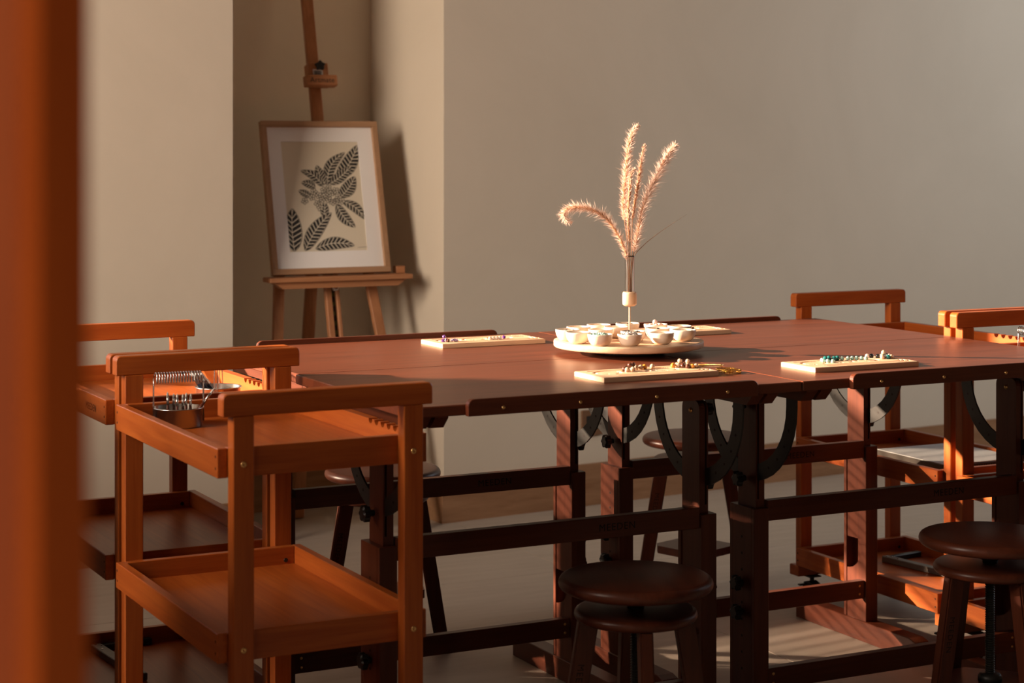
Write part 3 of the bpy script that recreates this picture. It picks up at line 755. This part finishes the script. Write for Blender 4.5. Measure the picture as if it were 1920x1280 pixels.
def plume(label, pts, width, stem_from, seed, nb=1500, curl=.5):
    rn = random.Random(seed); P3 = cat([gp(p, dz) for p, dz in pts], 60)
    t = thing('dried_grass', label, 'dried grass', tuple(P3[0]), 0, 'dried grass plumes')
    L = [p-P3[0] for p in P3]
    sp = cat([gp(p, dz) for p, dz in stem_from]+[P3[0], P3[6]], 20)
    b_ = B(); tube(b_, [p-P3[0] for p in sp], .0011, 6); obj('stem', b_, M['stem'], t)
    b_ = B(); N = len(L)
    tube(b_, L, .0022, 6, [max(.0004, (.0026)*(math.sin(PI*min(1, (i/N)*.9+.12)))**.6) for i in range(N)])
    for k in range(260):
        s = rn.random()**.9*(N-2); i = int(s); p = L[i].lerp(L[i+1], s-i); d = (L[i+1]-L[i]).normalized(); a = rn.random()*2*PI
        s1, u1 = frame_of(d); q = (s1*math.cos(a)+u1*math.sin(a)); env = width*math.sin(PI*min(1, (s/N)*.88+.1))**.5*.35
        t_ = B(); bmesh.ops.create_icosphere(t_, subdivisions=1, radius=1)
        m = Matrix((q.cross(d)*.0009, q*.0009, d*.0024)).transposed().to_4x4(); m.translation = p+q*env*rn.uniform(.8, 1.5); merge(b_, t_, m)
    c_ = obj('seed_head', b_, M['plume_core'], t); c_['kind'] = 'stuff'
    b_ = B()
    for k in range(nb):
        s = rn.random()*(N-2); i = int(s); p = L[i].lerp(L[i+1], s-i); d = (L[i+1]-L[i]).normalized(); a = rn.random()*2*PI
        s1, u1 = frame_of(d); q = (s1*math.cos(a)+u1*math.sin(a)); env = 1.18*width*(math.sin(PI*min(1, (s/N)*.86+.12))**.5)
        ln = env*(rn.uniform(.6, 1.3) if rn.random() < .8 else rn.uniform(1.3, 1.8))*1.55; dr = (q+d*rn.uniform(.25, 1.3)).normalized(); sd = dr.cross(Vector((rn.random()-.5, rn.random()-.5, rn.random()-.5))).normalized()*.00042
        a0, a1, e = p+q*.0012+sd, p+q*.0012-sd, p+dr*ln
        b_.faces.new([b_.verts.new(a0), b_.verts.new(a1), b_.verts.new(e)])
    f = obj('bristle_fluff', b_, M['plume'], t); f['kind'] = 'stuff'
    return t
base = [((478, 1120), 0), ((480, 1000), 0)]
plume('tallest upright dried grass plume at the left of the bunch', [((447, 650), .004), ((440, 540), .006), ((452, 400), .006), ((462, 300), .004), ((477, 170), 0), ((500, 90), 0), ((532, 50), 0)], .0085, [((482, 1120), .001), ((482, 1000), .001), ((466, 800), .002)], 1, 2000)
plume('dried grass plume arching over to the left with a hooked tip', [((462, 900), 0), ((442, 820), -.004), ((392, 720), -.01), ((332, 640), -.012), ((270, 597), -.014), ((200, 572), -.014), ((130, 568), -.012), ((82, 582), -.010), ((60, 612), -.008), ((75, 648), -.008), ((112, 665), -.008)], .0088, [((468, 1120), 0), ((470, 1000), 0)], 2, 2300)
plume('thick dried grass plume leaning to the right', [((505, 850), 0), ((530, 740), .003), ((560, 590), .006), ((600, 480), .008), ((650, 385), .010), ((700, 285), .012), ((738, 220), .012), ((775, 168), .012)], .0105, [((486, 1120), 0), ((490, 1000), 0)], 3, 2600)
plume('short pale dried grass plume in the centre of the bunch', [((478, 790), -.006), ((470, 680), -.008), ((470, 560), -.008), ((478, 450), -.008), ((488, 360), -.006), ((512, 322), -.006)], .0060, [((474, 1120), -.002), ((476, 1000), -.002)], 4, 1100)
plume('dried grass plume with seedy stalk between the centre and right ones', [((498, 640), .008), ((520, 500), .010), ((542, 370), .012), ((560, 250), .012), ((576, 170), .012)], .0062, [((488, 1120), .002), ((490, 1000), .002), ((492, 800), .006)], 5, 1000)
g0 = gp((490, 1110), .003)
o = thing('dried_grass', 'thin bare dried grass blade pointing right', 'dried grass', tuple(g0), 0, 'dried grass plumes')
b_ = B(); LL = [p-g0 for p in cat([gp(p, .003) for p in ((490, 1110), (500, 900), (560, 815), (650, 740), (740, 678), (840, 612))], 30)]
tube(b_, LL, .0012, 6, [.0011*(1-i/34) for i in range(31)]); obj('stem', b_, M['stem'], o)

# ------------------------------------------------------------------ bead boards
BL_, BD_, BH_ = .260, .118, .0098
def board_h(x, y):
    d = 1e9
    for cx in (.047, .113, .178):
        e = abs(math.hypot((x-cx)/.027, (y-.070)/.022)-1)*.024
        if not (abs(x-cx) < .008 and y < .07): d = min(d, e-.0028)
    for yy in (.030, .020, .012):
        if .045 < x < .236: d = min(d, abs(y-yy)-.0017)
    for R_ in (.012, .022, .030):
        dx = x-.222; dy = y-.052
        if dx > 0: d = min(d, abs(math.hypot(dx, dy)-(.052-R_+.002))-.0017)
    if .020 < x < .225 and abs(y-.101) < .004: d = min(d, abs(y-.101)-.002)
    return -.0032*min(1, max(0, -d/.0008+.3))
def board(label, loc, rz=0):
    t = thing('bead_board', label, 'bead board', loc, rz, 'grooved beading boards')
    b_ = B(); nx, ny = 150, 68; g = []
    for i in range(nx+1):
        x = BL_*i/nx; row = []
        for j in range(ny+1):
            y = BD_*j/ny; edge = min(x, BL_-x, y, BD_-y); row.append(b_.verts.new((x, y, BH_+(board_h(x, y) if edge > .003 else 0)-(.0008 if edge < 1e-6 else 0))))
        g.append(row)
    for i in range(nx):
        for j in range(ny): b_.faces.new([g[i][j], g[i+1][j], g[i+1][j+1], g[i][j+1]])
    bo = [b_.verts.new((x, y, .0002)) for x, y in ((0, 0), (BL_, 0), (BL_, BD_), (0, BD_))]
    b_.faces.new(bo[::-1])
    b_.faces.new([bo[0], bo[1]]+[g[i][0] for i in range(nx, -1, -1)]); b_.faces.new([bo[1], bo[2]]+[g[nx][j] for j in range(ny, -1, -1)])
    b_.faces.new([bo[2], bo[3]]+[g[i][ny] for i in range(0, nx+1)]); b_.faces.new([bo[3], bo[0]]+[g[0][j] for j in range(0, ny+1)])
    obj('grooved_slab', b_, LW[0], t); return t
b1 = board('grooved beech bead board with purple gems, on the rear left table', (1.784, 3.854, ZT))
dup(b1, 'grooved beech bead board nearest the camera, with amber and brown beads and a gold chain', (1.797, 3.148, ZT), .0, 'grooved beading boards')
dup(b1, 'grooved beech bead board on the front right table, with teal and cream beads', (2.255, 3.100, ZT), -.0, 'grooved beading boards')
dup(b1, 'grooved beech bead board behind the bowls, mostly hidden, on the rear right table', (2.292, 3.850, ZT), 0, 'grooved beading boards')
ZS = ZT+BH_-.0006
def loc(bx, by, l): return [(bx+x, by+y, ZS+z) for x, y, z in l]
r0 = .0045
A1 = (1.784, 3.854)
beads('dark purple gem on the rear left bead board', 'purple gems', 'gem', loc(*A1, [(.020, .042, .004), (.030, .046, .004), (.027, .052, .011), (.176, .045, .004)]), G['purple'], .0050, True, 'gem')
beads('lilac gem on the rear left bead board', 'lilac gems', 'gem', loc(*A1, [(.042, .040, .004), (.049, .041, .0035), (.054, .040, .003)]), G['lilac'], .0042, True, 'gem')
beads('dark brown gem beside the purple ones on the rear left board', 'dark gems', 'gem', loc(*A1, [(.029, .034, .004)]), G['brown'], .0048, True, 'gem')
beads('clear crystal bead in a row on the rear left bead board', 'clear beads on the purple board', 'bead', loc(*A1, [(.138+.0085*i, .040, .0035) for i in range(4)]), G['clear'], .0042)
A2 = (1.797, 3.148)
beads('dark brown bead at the left group of the nearest bead board', 'dark brown beads, left group', 'bead', loc(*A2, [(.092, .080, .0045), (.100, .088, .0045), (.103, .078, .0115), (.112, .082, .0115)]), G['brown'], .0052)
beads('cream bead at the left group of the nearest bead board', 'cream beads, left group', 'bead', loc(*A2, [(.090, .066, .0045), (.104, .068, .0045), (.123, .088, .0045), (.134, .088, .0048), (.163, .092, .0045)]), G['cream'], .0052)
beads('amber bead at the left group of the nearest bead board', 'amber beads, left group', 'bead', loc(*A2, [(.144, .090, .0048)]), G['amber'], .0055)
R2 = [(.212, .092), (.222, .094), (.232, .092), (.218, .082), (.228, .082), (.238, .082), (.222, .072), (.232, .070), (.242, .070), (.226, .060), (.236, .058), (.246, .060), (.206, .084), (.240, .094)]
kinds = ['amber', 'cream', 'brown', 'cream', 'brown', 'cream', 'brown', 'cream', 'brown', 'brown', 'amber', 'cream', 'amber', 'brown']
for kd, nm in (('amber', 'amber'), ('cream', 'cream'), ('brown', 'dark brown')):
    beads(nm+' bead piled right on the nearest board', nm+' beads, right pile', 'bead', loc(*A2, [(x, y, .0045) for (x, y), k in zip(R2, kinds) if k == kd]), G[kd], .0050)
beads('cream bead on top of the right pile of the nearest bead board', 'top cream beads', 'bead', loc(*A2, [(.225, .088, .0125), (.236, .076, .0125)]), G['cream'], .0050)
A3 = (2.255, 3.100)
beads('black teal bead in the left group of the front right board', 'black teal beads', 'bead', loc(*A3, [(.088, .086, .0048), (.099, .089, .0048), (.110, .086, .0048), (.121, .090, .0048), (.094, .095, .0048), (.105, .097, .0048)]), G['teal'], .0054)
beads('pale aqua bead in the string on the front right board', 'pale aqua beads', 'bead', loc(*A3, [(.078, .084, .004), (.074, .074, .004), (.078, .064, .004), (.084, .055, .004), (.130, .086, .004), (.143, .083, .004), (.153, .082, .004), (.162, .079, .004), (.170, .073, .004), (.176, .066, .004)]), G['aqua'], .0045)
R3 = [(.204, .098), (.213, .096), (.222, .086), (.232, .084), (.226, .076), (.236, .074), (.220, .068), (.232, .064), (.242, .066), (.246, .078), (.238, .092), (.248, .090)]
k3 = ['clear', 'black', 'black', 'cream', 'cream', 'clear', 'cream', 'teal', 'cream', 'clear', 'teal', 'black']
for kd, nm in (('clear', 'white'), ('black', 'black'), ('cream', 'cream'), ('teal', 'teal')):
    beads(nm+' bead piled on the front right board', nm+' beads, pile on the front right board', 'bead', loc(*A3, [(x, y, .0045) for (x, y), k in zip(R3, k3) if k == kd]), G[kd], .0050)
beads('cream bead topping the pile on the front right board', 'topmost cream bead', 'bead', loc(*A3, [(.231, .078, .0125)]), G['cream'], .0052)
A4 = (2.292, 3.850)
beads('teal bead on the board behind the bowls', 'teal bead behind the bowls', 'bead', loc(*A4, [(.166, .040, .0045)]), G['teal'], .0050)
beads('brown bead on the board behind the bowls', 'brown bead behind the bowls', 'bead', loc(*A4, [(.176, .040, .0035), (.157, .043, .0035)]), G['brown'], .0036)
# small scoop and gold chain beside the near board
t = thing('wooden_scoop', 'small gold edged wooden scoop lying on the right end of the nearest bead board', 'scoop', (2.048, 3.225, ZT+BH_), -.55)
b_ = B(); prism(b_, [(-.010, .008), (.052, .0055), (.058, 0), (.052, -.0055), (-.010, -.008)], 2, .0005, .003, .0005); obj('blade', b_, LW[0], t)
b_ = B(); tube(b_, [(-.010, .0085, .004), (.052, .006, .004), (.0585, 0, .004), (.052, -.006, .004), (-.010, -.0085, .004)], .0011, 6); obj('rim', b_, M['gold'], t)
t = thing('gold_chain', 'coiled gold bead chain on the tabletop beside the nearest bead board', 'chain', (2.094, 3.170, ZT), 0)
b_ = B(); rn = random.Random(4)
pts = []
for k in range(150):
    a = k*2*PI/38; q = .0185+.0022*math.sin(k*.33+k//38); pts.append((q*math.cos(a)+(.010, -.006, .004, -.001)[min(3, k//38)], q*math.sin(a)*.95+(0, .003, -.003, .004)[min(3, k//38)], .0019+.0022*(k//38)))
for p in pts:
    t_ = B(); bmesh.ops.create_icosphere(t_, subdivisions=1, radius=.0018); merge(b_, t_, Matrix.Translation(p))
o = obj('chain_link', b_, M['gold'], t); o['kind'] = 'stuff'
b_ = B(); tube(b_, cat([Vector(p) for p in ((-.024, .004, .003), (-.034, .020, .004), (-.037, .036, .010), (-.030, .043, .0125))], 12), .0012, 6); obj('cord', b_, M['gold'], t)

# ------------------------------------------------------------------ steel brush washers with brushes
def washer(label, loc, rz):
    t = thing('brush_washer', label, 'brush washer', loc, rz, 'steel brush washers')
    b_ = B(); R_ = .0445; H_ = .034
    lathe(b_, [(0, .0003), (R_-.001, .0003), (R_, .002), (R_, H_-.001), (R_+.0022, H_), (R_+.0024, H_+.0012), (R_+.001, H_+.002), (R_-.001, H_+.001), (R_-.0012, .002), (0, .0016)], 48); obj('cup', b_, M['steel'], t)
    b_ = B()
    for s in (-1, 1):
        x = s*(R_+.0018)
        for y in (-.0035, .0035): tube(b_, [(x, y, .008), (x, y, H_+.008), (x, y*.6, .080), (x, 0, .090)], .0010, 6)
        cyl(b_, (x-.001*s, 0, .018), (x+.0015*s, 0, .018), .0028, n=8)
    obj('side_wire', b_, M['steel'], t)
    b_ = B(); n = 17*14; cr = .0098
    tube(b_, [(-(R_-.001)+2*(R_-.001)*k/n, cr*math.cos(2*PI*k/14), .0905+cr*math.sin(2*PI*k/14)) for k in range(n+1)], .0011, 5); obj('coil', b_, M['steel'], t)
    return t
W0 = washer('steel brush washer with a coil holder in the nearest trolley tray', (1.037, 3.402, ZTR), -.10)
dup(W0, 'steel brush washer with flat brushes in the sunlit tray behind', (1.198, 3.660, ZTR), 1.15)
dup(W0, 'steel brush washer in the top tray of the trolley at the right edge', (3.050, 3.345, ZTR), -PI/2+.12)
wb = Vector((1.037, 3.402, ZTR))
def brush(label, p0, p1, kind, group=None):
    p0 = Vector(p0); p1 = Vector(p1); L = (p1-p0); d = L.normalized(); l = L.length
    t = thing('paint_brush', label, 'brush', tuple(p0), 0, group)
    if kind == 'round':
        b_ = B(); tube(b_, [d*0, d*l*.45, d*l*.62], .0022, 8, [.0018, .0030, .0026]); obj('handle', b_, SW[2], t)
        b_ = B(); tube(b_, [d*l*.6, d*l*.86], .0027, 10, [.0027, .0022]); obj('ferrule', b_, M['steel'], t)
        b_ = B(); tube(b_, [d*l*.85, d*l*.93, d*l], .002, 8, [.0020, .0022, .0003]); obj('bristle_tip', b_, M['bristle'], t)
    else:
        s, u = frame_of(d)
        def slab(bm, a, b, w0, w1, th):
            vs = []
            for q, w in ((a, w0), (b, w1)):
                vs.append([bm.verts.new(d*q+s*w*i+u*th*j) for i, j in ((-1, -1), (1, -1), (1, 1), (-1, 1))])
            for i in range(4): bm.faces.new([vs[0][i], vs[0][(i+1) % 4], vs[1][(i+1) % 4], vs[1][i]])
            bm.faces.new(vs[0]); bm.faces.new(vs[1][::-1]); bmesh.ops.recalc_face_normals(bm, faces=bm.faces)
        b_ = B(); slab(b_, 0, l*.5, .0075, .0095, .003); obj('bristle_head', b_, M['blue_bristle'], t)
        b_ = B(); slab(b_, l*.5, l*.62, .0098, .0090, .0034); obj('ferrule', b_, M['steel'], t)
        b_ = B(); slab(b_, l*.62, l, .0080, .0030, .003); obj('handle', b_, M['bristle'], t)
    return t
for i, (dx, dy, h) in enumerate(((-.018, -.004, .064), (-.009, .004, .060), (-.002, -.002, .060), (.006, .008, .058), (.013, .0, .062), (.020, .004, .060))):
    r_ = RT*dx+FWv*dy
    brush(ordinal(i, 6)+' thin round brush standing in the nearest steel washer', tuple(wb+r_+Vector((0, 0, .003))), tuple(wb+r_*1.1+Vector((0, 0, h))), 'round', 'thin brushes in the nearest washer')
brush('slanted brush leaning out of the nearest steel washer to the right', tuple(wb+RT*.018-FWv*.006+Vector((0, 0, .004))), tuple(wb+RT*.066+FWv*.004+Vector((0, 0, .070))), 'round')
w2 = Vector((1.198, 3.660, ZTR))
for i in range(3):
    brush(('left', 'middle', 'right')[i]+' wide flat brush leaning in the sunlit washer', tuple(w2-RT*(.012-.008*i)+FWv*(.012*i-.01)+Vector((0, 0, .004))), tuple(w2-RT*(.062-.007*i)+FWv*(.012*i-.01)+Vector((0, 0, .080-.004*i))), 'flat', 'flat brushes in the sunlit washer')

# ------------------------------------------------------------------ things on the lower trays
zm = .4450-.0479+.014
t = thing('sketch_pad', 'large grey sketch pad with a white top page, in the middle tray at the right', 'sketch pad', (3.175, 3.70, zm), -.0135)
b_ = B(); prism(b_, [(-.118, .0005), (.145, .0005), (.145, .026), (-.108, .026), (-.118, .016)], 1, -.02, .26, .001); obj('cover', b_, M['grey_cover'], t)
b_ = B(); box(b_, -.104, .143, -.018, .255, .0265, .0285); obj('top_page', b_, M['white_paper'], t)
b_ = B()
for k in range(22): box(b_, -.03+.0075*k, -.0265+.0075*k, -.0212, -.019, .008, .0215)
h = obj('binding_slot', b_, M['hole'], t); h['kind'] = 'stuff'
b_ = B(); cyl(b_, (-.124, .24, .012), (-.112, .24, .012), .0035, n=8); obj('clasp', b_, M['steel'], t)
def rest(label, lc, rz):
    t = thing('folding_rest', label, 'folding stand', lc, rz, 'folded dark wooden stands')
    b_ = B(); box(b_, -.012, .012, -.26, .02, .0005, .016, .0015); obj('side_bar', b_, M['grey_cover'], t)
    b_ = B(); box(b_, .013, .125, .005, .022, .0005, .014, .0015); obj('cross_bar', b_, M['black_metal'], t)
    b_ = B()
    for x, y in ((-.004, .010), (.005, .0), (-.003, -.03)): cyl(b_, (x, y, .0158), (x, y, .0172), .0024, n=10)
    obj('rivet', b_, M['steel'], t); return t
zb = .1487-.0479+.014
r1 = rest('dark folded stand in the bottom tray of the left rear trolley', (1.073, 4.110, zb), .09)
dup(r1, 'dark folded stand in the bottom tray of the far right trolley', (3.190, 4.050, zb), .13)
